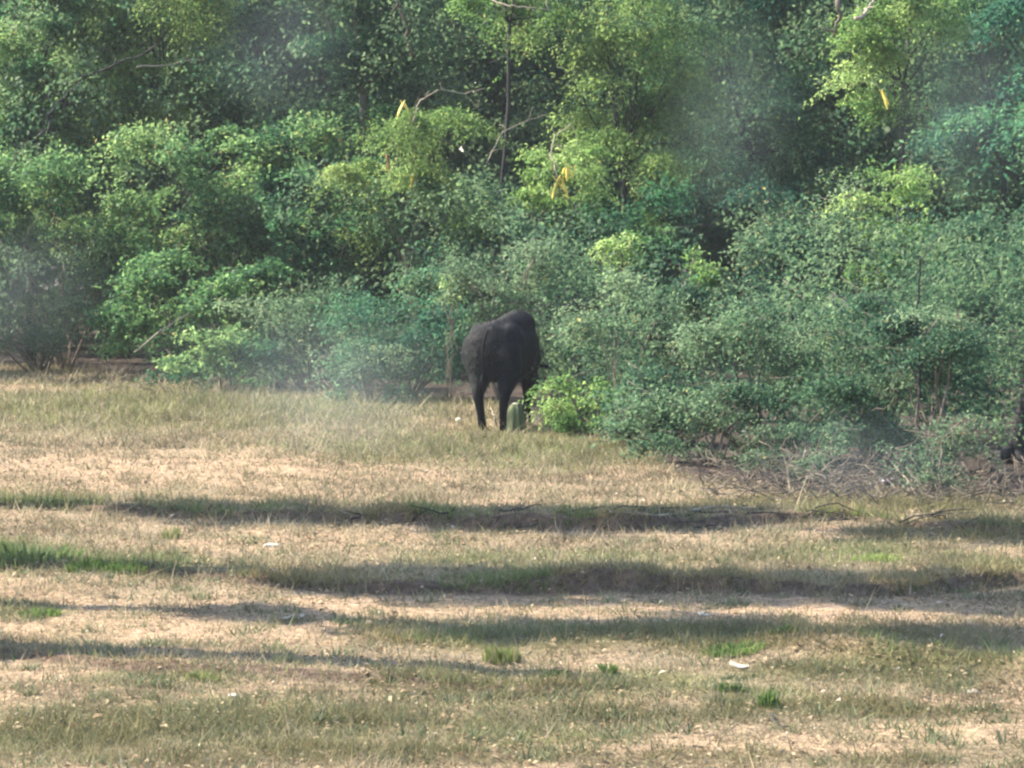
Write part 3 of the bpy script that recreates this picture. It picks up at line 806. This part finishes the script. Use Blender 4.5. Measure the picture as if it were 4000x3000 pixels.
# ------------------------------------------------------------------ the black animal
def animal():
    AX, AY = (1932 - 2000) * to_m(44.9), 44.9
    gz = float(height(np.array([AX]), np.array([AY]))[0])
    root = empty('buffalo', (AX - 0.02, AY, gz - 0.01), math.radians(-15))
    tag(root, 'big black animal standing with its rump towards the viewer at the bushes', 'buffalo')
    bm = bmesh.new()
    def ell(c, r):
        m = Matrix.Translation(c) @ Matrix.Diagonal((r[0], r[1], r[2], 1))
        bmesh.ops.create_icosphere(bm, subdivisions=2, radius=1.0, matrix=m)
    def chain(pts, n=8):
        pts = np.array(pts, float)
        t = np.linspace(0, 1, len(pts)); tt = np.linspace(0, 1, n * (len(pts) - 1) + 1)
        q = np.stack([np.interp(tt, t, pts[:, i]) for i in range(pts.shape[1])], 1)
        for a in q:
            ell(a[:3], (a[3], a[4], a[5]) if len(a) > 4 else (a[3],) * 3)
    # trunk of the body: x, y, z, rx, ry, rz
    chain([(-.05, 0.02, 1.03, .40, .20, .37), (-.03, .30, 1.05, .42, .25, .39), (0, .70, 1.03, .40, .25, .44), (0, 1.05, 1.05, .36, .25, .45), (0, 1.30, 1.06, .25, .2, .36)], 5)
    chain([(.06, .62, 1.31, .22, .25, .20), (.08, 1.0, 1.37, .23, .25, .19), (0, 1.3, 1.26, .16, .2, .16)], 5)
    for s in (-1, 1):
        chain([(s * .20 - .03, .08, 1.24, .13), (s * .21 - .03, .25, 1.28, .13)], 4)                      # hip bones
        chain([(s * .17, .02, 1.02, .20), (s * .20, .07, .78, .165), (s * .185, -.02, .60, .11), (s * .175, -.10, .47, .078), (s * .155, -.06, .30, .064), (s * .145, -.02, .13, .062), (s * .145, .01, .05, .070)], 7)
        ell((s * .145, .03, .035), (.07, .085, .045))
        chain([(s * .19, 1.12, .92, .17), (s * .18, 1.10, .68, .11), (s * .165, 1.13, .42, .072), (s * .16, 1.13, .14, .056), (s * .16, 1.15, .05, .066)], 7)
        ell((s * .16, 1.17, .035), (.07, .085, .045))
    chain([(0, 1.25, 1.1, .22, .2, .30), (0, 1.55, .95, .16, .16, .22), (0, 1.78, .80, .13, .13, .17)], 6)   # neck
    chain([(0, 1.80, .80, .13, .12, .15), (0, 1.95, .62, .105, .1, .12), (0, 2.05, .44, .085, .08, .09)], 6)  # head, lowered
    for s in (-1, 1):
        chain([(s * .12, 1.74, .82, .05, .03, .035), (s * .27, 1.70, .78, .04, .02, .045), (s * .34, 1.69, .75, .02, .015, .02)], 4)   # ears
    me = bpy.data.meshes.new('tmp'); bm.to_mesh(me); bm.free()
    tmp = bpy.data.objects.new('tmp', me); C.objects.link(tmp)
    r = tmp.modifiers.new('r', 'REMESH'); r.mode = 'VOXEL'; r.voxel_size = 0.022
    s = tmp.modifiers.new('s', 'SMOOTH'); s.iterations = 12; s.factor = 0.6
    dg = bpy.context.evaluated_depsgraph_get(); dg.update()
    body = bpy.data.meshes.new_from_object(tmp.evaluated_get(dg))
    bpy.data.objects.remove(tmp)
    for p in body.polygons: p.use_smooth = True
    body.materials.clear()
    link('body', body, M_HIDE, root)
    # coarse coat
    R = rng(31)
    nv = len(body.vertices)
    co = np.empty(nv * 3, np.float32); no = np.empty(nv * 3, np.float32)
    body.vertices.foreach_get('co', co); body.vertices.foreach_get('normal', no)
    co = co.reshape(-1, 3); no = no.reshape(-1, 3)
    idx = R.integers(0, nv, 26000)
    p = co[idx] + R.normal(0, 0.008, (len(idx), 3)); nn = no[idx]
    ok = p[:, 2] > 0.55; p = p[ok]; nn = nn[ok]; k = len(p)
    ax = nn * 0.22 + np.array([0, -0.2, -0.8]) + R.normal(0, 0.25, (k, 3))
    L = R.uniform(0.025, 0.05, k)
    g = R.uniform(0.002, 0.006, (k, 1))
    hair = leaves_mesh('coat', p + nn * 0.008, ax, nn, L, np.full(k, 0.004), g * np.array([0.75, 0.92, 1.5]), 0.0)
    h = link('coat', hair, leaf_material('hair', trans=0.0, gloss=0.3, rough=0.6), root); h['kind'] = 'stuff'
    # tail swung to the left, ending in a tuft
    tb = Tubes()
    t = np.array([[-.02, -.20, 1.33], [-.04, -.27, 1.22], [-.06, -.28, 1.05], [-.07, -.26, .90], [-.07, -.23, .76], [-.07, -.21, .68]])
    tt = np.linspace(0, 1, 18); q = np.stack([np.interp(tt, np.linspace(0, 1, 6), t[:, i]) for i in range(3)], 1)
    tb.add(q, np.interp(tt, [0, .6, .75, .9, 1], [.022, .011, .013, .015, .006]), 8)
    for a in range(40):
        e = q[-4] + np.array([R.normal(0, .04), R.normal(0, .04), -R.uniform(.10, .24)])
        tb.add(wander(q[-5], e, 4, 0.2, R), [.006, .006, .005, .002], 3)
    link('tail', tb.mesh('tail'), M_HIDE, root)
    for s in (-1, 1):
        tb = Tubes()
        p = np.array([[s * .08, 1.80, .90], [s * .17, 1.72, .95], [s * .22, 1.60, 1.0], [s * .21, 1.48, 1.05]])
        tt = np.linspace(0, 1, 14); q = np.stack([np.interp(tt, np.linspace(0, 1, 4), p[:, i]) for i in range(3)], 1)
        tb.add(q, np.linspace(.05, .008, 14), 8)
        link('horn', tb.mesh('horn'), M_HORN, root)
        bme = bmesh.new(); bmesh.ops.create_icosphere(bme, subdivisions=2, radius=0.02, matrix=Matrix.Translation((s * .115, 1.88, .76)))
        em = bpy.data.meshes.new('eye'); bme.to_mesh(em); bme.free()
        link('eye', em, M_BLACK, root)
animal()

# ------------------------------------------------------------------ stump, stones, sticks
def at_ground(px, py, dz=0.0):
    x, y = ground_pt(px, py)
    # follow the uneven ground along the sight line
    for _ in range(6):
        z = float(height(np.array([x]), np.array([y]))[0])
        y = (CAM_H - z) * FPX / (py - HORIZON)
        x = (px - 2000) * to_m(y)
    return (x, y, float(height(np.array([x]), np.array([y]))[0]) + dz)

def stump():
    loc = at_ground(2015, 1694)
    root = empty('tree_stump', loc)
    tag(root, 'short round green mossy stump at the black animal\'s feet', 'stump')
    R = rng(41)
    sides = 28; zs = np.array([-0.05, 0.0, 0.06, 0.14, 0.22, 0.29, 0.345, 0.385])
    rs = np.array([.14, .135, .122, .116, .112, .104, .085, .05])
    th = np.linspace(0, 2 * math.pi, sides, endpoint=False)
    prof = 1 + 0.09 * np.sin(th * 9) + 0.08 * np.sin(th * 5 + 1) + 0.05 * np.sin(th * 14 + 2)
    v = []
    for z, r in zip(zs, rs):
        rr = r * prof * (1 + R.normal(0, 0.04, sides))
        v.append(np.stack([rr * np.cos(th), rr * np.sin(th), np.full(sides, z)], 1))
    v = np.concatenate(v); f = []
    for i in range(len(zs) - 1):
        for j in range(sides):
            f += [i * sides + j, i * sides + (j + 1) % sides, (i + 1) * sides + (j + 1) % sides, (i + 1) * sides + j]
    link('bark', raw_mesh('bark', v, f, np.full(len(f) // 4, 4), smooth=True), M_MOSS, root)
    top = np.stack([0.055 * prof * np.cos(th), 0.055 * prof * np.sin(th), np.full(sides, 0.383)], 1)
    top = np.concatenate([top, np.stack([0.03 * np.cos(th), 0.03 * np.sin(th), np.full(sides, 0.398)], 1)])
    f = []; sz = []
    for j in range(sides):
        f += [j, (j + 1) % sides, sides + (j + 1) % sides, sides + j]; sz.append(4)
    f += list(range(sides, 2 * sides)); sz.append(sides)
    link('cut_top', raw_mesh('cut_top', top, f, sz), M_CUT, root)
stump()

def rock(name, label, cat, px, py, size, mat, seed, flat=0.55, stretch=1.6, rz=None):
    R = rng(seed)
    bm = bmesh.new()
    bmesh.ops.create_icosphere(bm, subdivisions=3, radius=1.0)
    k = R.normal(0, 1, (7, 3))
    for v in bm.verts:
        d = v.co.normalized()
        f = 1.0
        for a in k:
            u = Vector(a).normalized()
            f = min(f, 0.78 / max(0.05, d.dot(u)) if d.dot(u) > 0.70 else f)
        v.co = d * f * size
        v.co.x *= stretch; v.co.z *= flat
    me = bpy.data.meshes.new(name); bm.to_mesh(me); bm.free()
    o = link(name, me, mat)
    o.location = at_ground(px, py, size * flat * 0.35)
    o.rotation_euler = (R.normal(0, 0.12), R.normal(0, 0.12), rz if rz is not None else R.uniform(-0.5, 0.5))
    return tag(o, label, cat)

rock('stone', 'pale round stone on the grass left of the animal\'s legs', 'stone', 1790, 1645, 0.042, M_STONE, 51, 0.8, 1.2)
rock('stone', 'pale flat stone lying between the two dark track banks', 'stone', 1058, 2140, 0.05, M_STONE, 52)
rock('stone', 'small white stone under the dark ragged end of the near rut', 'stone', 905, 2728, 0.022, M_WHITE, 53)
rock('stone', 'white stone at the foot of the shrubs left of the animal', 'stone', 1068, 1548, 0.035, M_WHITE, 54)
rock('stone', 'white pebble in the grass near the right edge', 'stone', 3520, 2622, 0.02, M_WHITE, 55)
rock('stone', 'larger white pebble below the other near the right edge', 'stone', 3810, 2716, 0.03, M_WHITE, 56)
rock('stone', 'white stone in front of the wide shrub right of centre', 'stone', 2900, 1690, 0.035, M_WHITE, 57)
rock('stone', 'pale stone on the bright strip above the right hand bank', 'stone', 2750, 2408, 0.028, M_STONE, 58)
rock('charred_stick', 'short black charred piece of wood on bare soil at left', 'wood', 435, 2343, 0.030, M_BLACK, 59, 0.5, 1.7, 0.05)

def curled(name, label, cat, px, py, L, W, mat, seed, rz):
    """a dry curled strip of leaf or bark, with real thickness"""
    R = rng(seed)
    m = 9; t = np.linspace(-1, 1, m)
    w = W * np.sqrt(np.clip(1 - t ** 2 * 0.92, 0, 1))
    z = 0.30 * L * t ** 2 * 0.5
    v = []
    for dz in (0.0, 0.006):
        for s in (-1, 0, 1):
            v.append(np.stack([t * L * 0.5, s * w * 0.5, z + dz + (0.35 * W if s else 0)], 1))
    v = np.concatenate(v); f = []
    def q(a, b): return [[a * m + i, a * m + i + 1, b * m + i + 1, b * m + i] for i in range(m - 1)]
    for pr in ((1, 0), (2, 1), (3, 4), (4, 5), (0, 3), (5, 2)):
        for a in q(*pr): f += a
    me = raw_mesh(name, v, f, np.full(len(f) // 4, 4))
    o = link(name, me, mat)
    o.location = at_ground(px, py, 0.008); o.rotation_euler = (R.normal(0, 0.15), R.normal(0, 0.1), rz)
    return tag(o, label, cat)
curled('bark_strip', 'left one of two white curled strips on bare soil', 'bark strip', 1110, 2435, 0.13, 0.05, M_WHITE, 61, 0.2)
curled('bark_strip', 'right one of two white curled strips on bare soil', 'bark strip', 1170, 2428, 0.09, 0.045, M_WHITE, 62, 0.9)
curled('bark_strip', 'tan curled strip in the grass under the bright green tuft', 'bark strip', 2888, 2628, 0.12, 0.06, M_STONE, 63, -0.2)
curled('bark_strip', 'mauve white scrap of bark under the right hand shrubs', 'bark strip', 3465, 1895, 0.22, 0.09, M_MAUVE, 64, -0.9)

def stick(name, label, px_pts, r, mat, seed, lift=None):
    R = rng(seed)
    P = [np.array(at_ground(px, py)) for px, py in px_pts]
    lift = lift or [0.02] * len(P)
    base = P[0].copy()
    p = np.array([a + np.array([0, 0, h]) for a, h in zip(P, lift)]) - base
    t = np.linspace(0, 1, len(p)); tt = np.linspace(0, 1, 5 * len(p))
    q = np.stack([np.interp(tt, t, p[:, i]) for i in range(3)], 1) + R.normal(0, r * 0.4, (5 * len(p), 3))
    o = link(name, Tubes().add(q, np.linspace(r, r * 0.5, len(q)), 6).mesh(name), mat)
    o.location = base
    return tag(o, label, 'stick')
stick('fallen_stick', 'pale bent stick standing between the animal\'s hind legs', [(1940, 1672), (1932, 1672), (1918, 1672)], 0.02, M_BARK_PALE, 71, [0.0, 0.14, 0.26])
stick('fallen_stick', 'pale short stick standing right of the mossy stump', [(2065, 1668), (2063, 1668), (2060, 1668)], 0.018, M_BARK_PALE, 72, [0.0, 0.10, 0.22])
stick('fallen_stick', 'long dark stick lying along the far bank right of centre', [(2280, 2072), (2500, 2062), (2700, 2050), (2880, 2046)], 0.018, M_BARK_DARK, 73)
stick('fallen_stick', 'long grey stick lying along the far bank above the dark one', [(2380, 2010), (2600, 2022), (2800, 2030), (2960, 2030)], 0.014, M_BARK_PALE, 74)
stick('fallen_stick', 'dark curved twig lying in the dry grass at bottom right', [(3020, 2815), (3035, 2845), (3065, 2862), (3110, 2866)], 0.008, M_BARK_DARK, 75)
stick('dry_stem', 'thin pale dry stem standing up at the end of the second bank', [(3562, 2340), (3562, 2340), (3566, 2340)], 0.006, M_BARK_PALE, 76, [0, 0.06, 0.13])
stick('fallen_stick', 'dark twig lying on the track at the left edge', [(60, 1940), (200, 1962), (330, 1985)], 0.013, M_BARK_DARK, 78)
stick('fallen_stick', 'grey twig lying slantwise under the right hand shrubs', [(3300, 1800), (3430, 1830), (3560, 1900)], 0.014, M_BARK_PALE, 79, [0.35, 0.25, 0.02])

def tuft(label, px, py, wpx, h, cols, seed, n=160, lean=0.6, wid=0.010):
    R = rng(seed)
    loc = at_ground(px, py)
    rad = wpx * 0.5 * to_m(loc[1])
    a = R.uniform(0, 2 * math.pi, n); r = rad * np.sqrt(R.uniform(0, 1, n))
    x = r * np.cos(a); y = r * np.sin(a) * 0.8
    gz = height(x + loc[0], y + loc[1])
    out = np.stack([np.cos(a), np.sin(a), 0 * a], 1) * 0.7 + R.normal(0, 0.4, (n, 3)) * np.array([1, 1, 0])
    H = h * R.uniform(0.45, 1.1, n) * (1.1 - 0.5 * r / rad)
    ln = R.uniform(0.1, 1, n) * lean
    p0 = np.stack([x, y, gz - loc[2] - 0.01], 1)
    p1 = p0 + out * (H * ln * 0.3)[:, None] + np.array([0, 0, 1.0]) * (H * 0.6)[:, None]
    p2 = p0 + out * (H * ln)[:, None] + np.array([0, 0, 1.0]) * (H * (1 - 0.3 * ln))[:, None]
    fa = R.uniform(0, math.pi, n); s = np.stack([np.cos(fa), np.sin(fa), 0 * fa], 1) * wid * 0.5
    v = np.stack([p0 - s, p0 + s, p1 + s * 0.9, p2, p1 - s * 0.9], 1).reshape(-1, 3)
    t = R.uniform(0, 1, (n, 1))
    col = (np.array(cols[0]) * (1 - t) + np.array(cols[1]) * t) * R.uniform(0.75, 1.2, (n, 1))
    o = link('grass_tuft', raw_mesh('grass_tuft', v, np.arange(n * 5), np.full(n, 5), color=np.repeat(col, 5, axis=0)), M_GRASS)
    o.location = loc
    return tag(o, label, 'grass tuft', 'green tufts standing out of the field')
FRESH = ((0.07, 0.13, 0.035), (0.13, 0.19, 0.06)); DEEP = ((0.05, 0.10, 0.03), (0.09, 0.15, 0.04)); OLIVE = ((0.10, 0.14, 0.04), (0.17, 0.19, 0.07))
tuft('brightest green leafy tuft on the shaded slope right of centre', 2870, 2565, 240, 0.10, FRESH, 301, 260, 0.9, 0.016)
tuft('smaller bright tuft up right of the brightest green tuft', 3060, 2505, 130, 0.08, FRESH, 302, 120, 0.9, 0.016)
tuft('big green tuft at the left edge on the second bank', 110, 2220, 420, 0.20, ((0.07, 0.125, 0.045), (0.13, 0.18, 0.07)), 303, 420, 0.9)
tuft('dark green tuft right of the big left edge tuft', 330, 2235, 150, 0.17, DEEP, 304, 180)
tuft('row end dark tuft on the second bank at left', 480, 2240, 170, 0.14, DEEP, 305, 180)
tuft('tall thin green tuft under the far bank at left', 665, 2110, 80, 0.17, OLIVE, 306, 80, 0.35)
tuft('bright low tuft at the left edge near the black wood', 150, 2410, 170, 0.09, FRESH, 307, 150, 0.9, 0.014)
tuft('small upright dark green tuft at lower right', 3010, 2770, 80, 0.13, DEEP, 308, 80, 0.5, 0.014)
tuft('dark sprawling tuft left of the upright lower right tuft', 2860, 2705, 120, 0.08, DEEP, 309, 110, 1.0, 0.014)
tuft('tall olive tuft where the near rut fades out', 1960, 2600, 150, 0.17, OLIVE, 310, 150, 0.4)
tuft('olive tuft right of the place where the near rut fades', 2170, 2660, 90, 0.12, DEEP, 311, 80, 0.7)
tuft('small dark tuft above the pale grass right of the rut', 2385, 2640, 80, 0.11, DEEP, 312, 70, 0.7)
tuft('olive tuft growing on the near rut at left', 780, 2665, 140, 0.10, OLIVE, 313, 120, 0.7)
tuft('pale green fresh tuft on the far side of the second bank', 3430, 2195, 200, 0.10, ((0.16, 0.23, 0.07), (0.24, 0.30, 0.10)), 314, 340, wid=0.014)

# dry brush piled under the right hand shrubs
def brush():
    R = rng(88)
    tb = Tubes()
    for k in range(520):
        px = R.uniform(2750, 4100); py = R.uniform(1850, 1985) + 0.02 * (px - 3400)
        x, y = ground_pt(px, py)
        z = float(height(np.array([x]), np.array([y]))[0])
        a = R.uniform(0, 2 * math.pi); L = R.uniform(0.15, 0.55)
        tb.add(wander([x, y, z + R.uniform(0, .12)], [x + L * math.cos(a), y + L * math.sin(a) * 0.6, z + R.uniform(0.02, .35)], 4, 0.4, R), np.linspace(0.009, 0.003, 4), 3)
    tag(link('dry_brush', tb.mesh('brush'), M_BARK), 'tangle of thin dry twigs under the right hand shrubs', 'dry twigs', kind='stuff')
    tb = Tubes()
    lx, ly = LINES[0][0], LINES[0][1]
    for k in range(46):
        x = R.uniform(-1.5, 4.2); y = float(np.interp(x, lx, ly)) + R.uniform(-0.25, 0.35)
        z = float(height(np.array([x]), np.array([y]))[0])
        a = R.normal(0, 1.0); L = R.uniform(0.15, 0.6)
        tb.add(wander([x, y, z + R.uniform(0, .05)], [x + L * math.cos(a), y + 0.3 * L * math.sin(a), float(height(np.array([x + L]), np.array([y]))[0]) + R.uniform(0.0, .10)], 5, 0.3, R), np.linspace(0.010, 0.004, 5), 3)
    tag(link('dry_brush', tb.mesh('brush'), M_BARK_DARK), 'thin dark roots and twigs strewn along the far bank', 'dry twigs', kind='stuff')
    tb = Tubes()
    for k in range(130):
        px = R.uniform(350, 1500); py = R.uniform(1420, 1560)
        x, y = ground_pt(px, py)
        z = float(height(np.array([x]), np.array([y]))[0])
        a = R.uniform(0, 2 * math.pi); L = R.uniform(0.2, 0.7)
        tb.add(wander([x, y, z + R.uniform(0, .12)], [x + L * math.cos(a), y + L * math.sin(a) * 0.6, z + R.uniform(0.02, .4)], 4, 0.4, R), np.linspace(0.012, 0.004, 4), 3)
    tag(link('dry_brush', tb.mesh('brush'), M_BARK), 'tangle of thin dry twigs under the left hand shrubs', 'dry twigs', kind='stuff')
brush()

# ------------------------------------------------------------------ hazy air
def wisps():
    m, n, l = mat_new('dust')
    tc = n.new('ShaderNodeTexCoord'); gr = n.new('ShaderNodeTexGradient'); gr.gradient_type = 'SPHERICAL'
    l.new(tc.outputs['Object'], gr.inputs[0])
    mu = n.new('ShaderNodeMath'); mu.operation = 'MULTIPLY'; mu.inputs[1].default_value = 0.06; no = n.new('ShaderNodeTexNoise'); no.inputs['Scale'].default_value = 1.7; no.inputs['Detail'].default_value = 2
    l.new(tc.outputs['Object'], no.inputs['Vector'])
    sb = n.new('ShaderNodeMath'); sb.operation = 'SUBTRACT'; sb.use_clamp = True; sb.inputs[1].default_value = 0.18; l.new(no.outputs['Fac'], sb.inputs[0])
    mm = n.new('ShaderNodeMath'); mm.operation = 'MULTIPLY'; l.new(gr.outputs['Fac'], mm.inputs[0]); l.new(sb.outputs[0], mm.inputs[1])
    l.new(mm.outputs[0], mu.inputs[0])
    pv = n.new('ShaderNodeVolumePrincipled'); pv.inputs['Color'].default_value = (0.74, 0.90, 0.92, 1)
    l.new(mu.outputs[0], pv.inputs['Density'])
    o = n.new('ShaderNodeOutputMaterial'); l.new(pv.outputs[0], o.inputs['Volume'])
    for px, py, rx, rz, Y, label in (
            (1360, 1470, 470, 300, 41.5, 'thin dust drifting left of the black animal'),
            (1330, 1600, 420, 230, 39.5, 'thin dust hanging over the grass in front of the dull bush'),
            (1000, 1420, 480, 220, 46, 'thin dust along the foot of the left shrubs'),
            (1110, 170, 290, 320, 54, 'pale smoke wisp high between the left trees'),
            (3780, 420, 330, 380, 46, 'bluish smoke wisp in the upper right corner'),
            (2840, 450, 280, 420, 49, 'bluish smoke wisp before the dark feathery tree'),
            (60, 1130, 330, 300, 52, 'pale smoke wisp low at the left edge'),
            (3350, 1780, 420, 200, 32.5, 'thin dust before the right hand shrubs')):
        bm = bmesh.new(); bmesh.ops.create_icosphere(bm, subdivisions=3, radius=1.0)
        me = bpy.data.meshes.new('dust'); bm.to_mesh(me); bm.free()
        ob = link('dust_wisp', me, m)
        ob.location = ((px - 2000) * to_m(Y), Y, CAM_H - (py - HORIZON) * to_m(Y))
        ob.scale = (rx * 1.15 * to_m(Y), 1.8, rz * 1.15 * to_m(Y))
        tag(ob, label, 'dust', kind='stuff')
wisps()

def haze():
    me = bpy.data.meshes.new('haze')
    bm = bmesh.new(); bmesh.ops.create_cube(bm, size=1.0)
    for v in bm.verts:
        v.co = Vector((v.co.x * 900, v.co.y * 760 + 110, -1.5 if v.co.z < 0 else 16.5))
    bm.to_mesh(me); bm.free()
    m, n, l = mat_new('haze')
    pv = n.new('ShaderNodeVolumePrincipled')
    pv.inputs['Color'].default_value = (0.86, 0.93, 1.0, 1); pv.inputs['Density'].default_value = 0.00026; pv.inputs['Anisotropy'].default_value = 0.2
    o = n.new('ShaderNodeOutputMaterial'); l.new(pv.outputs[0], o.inputs['Volume'])
    tag(link('haze', me, m), 'thin dusty haze hanging over the field and thicket', 'haze', kind='stuff')
haze()
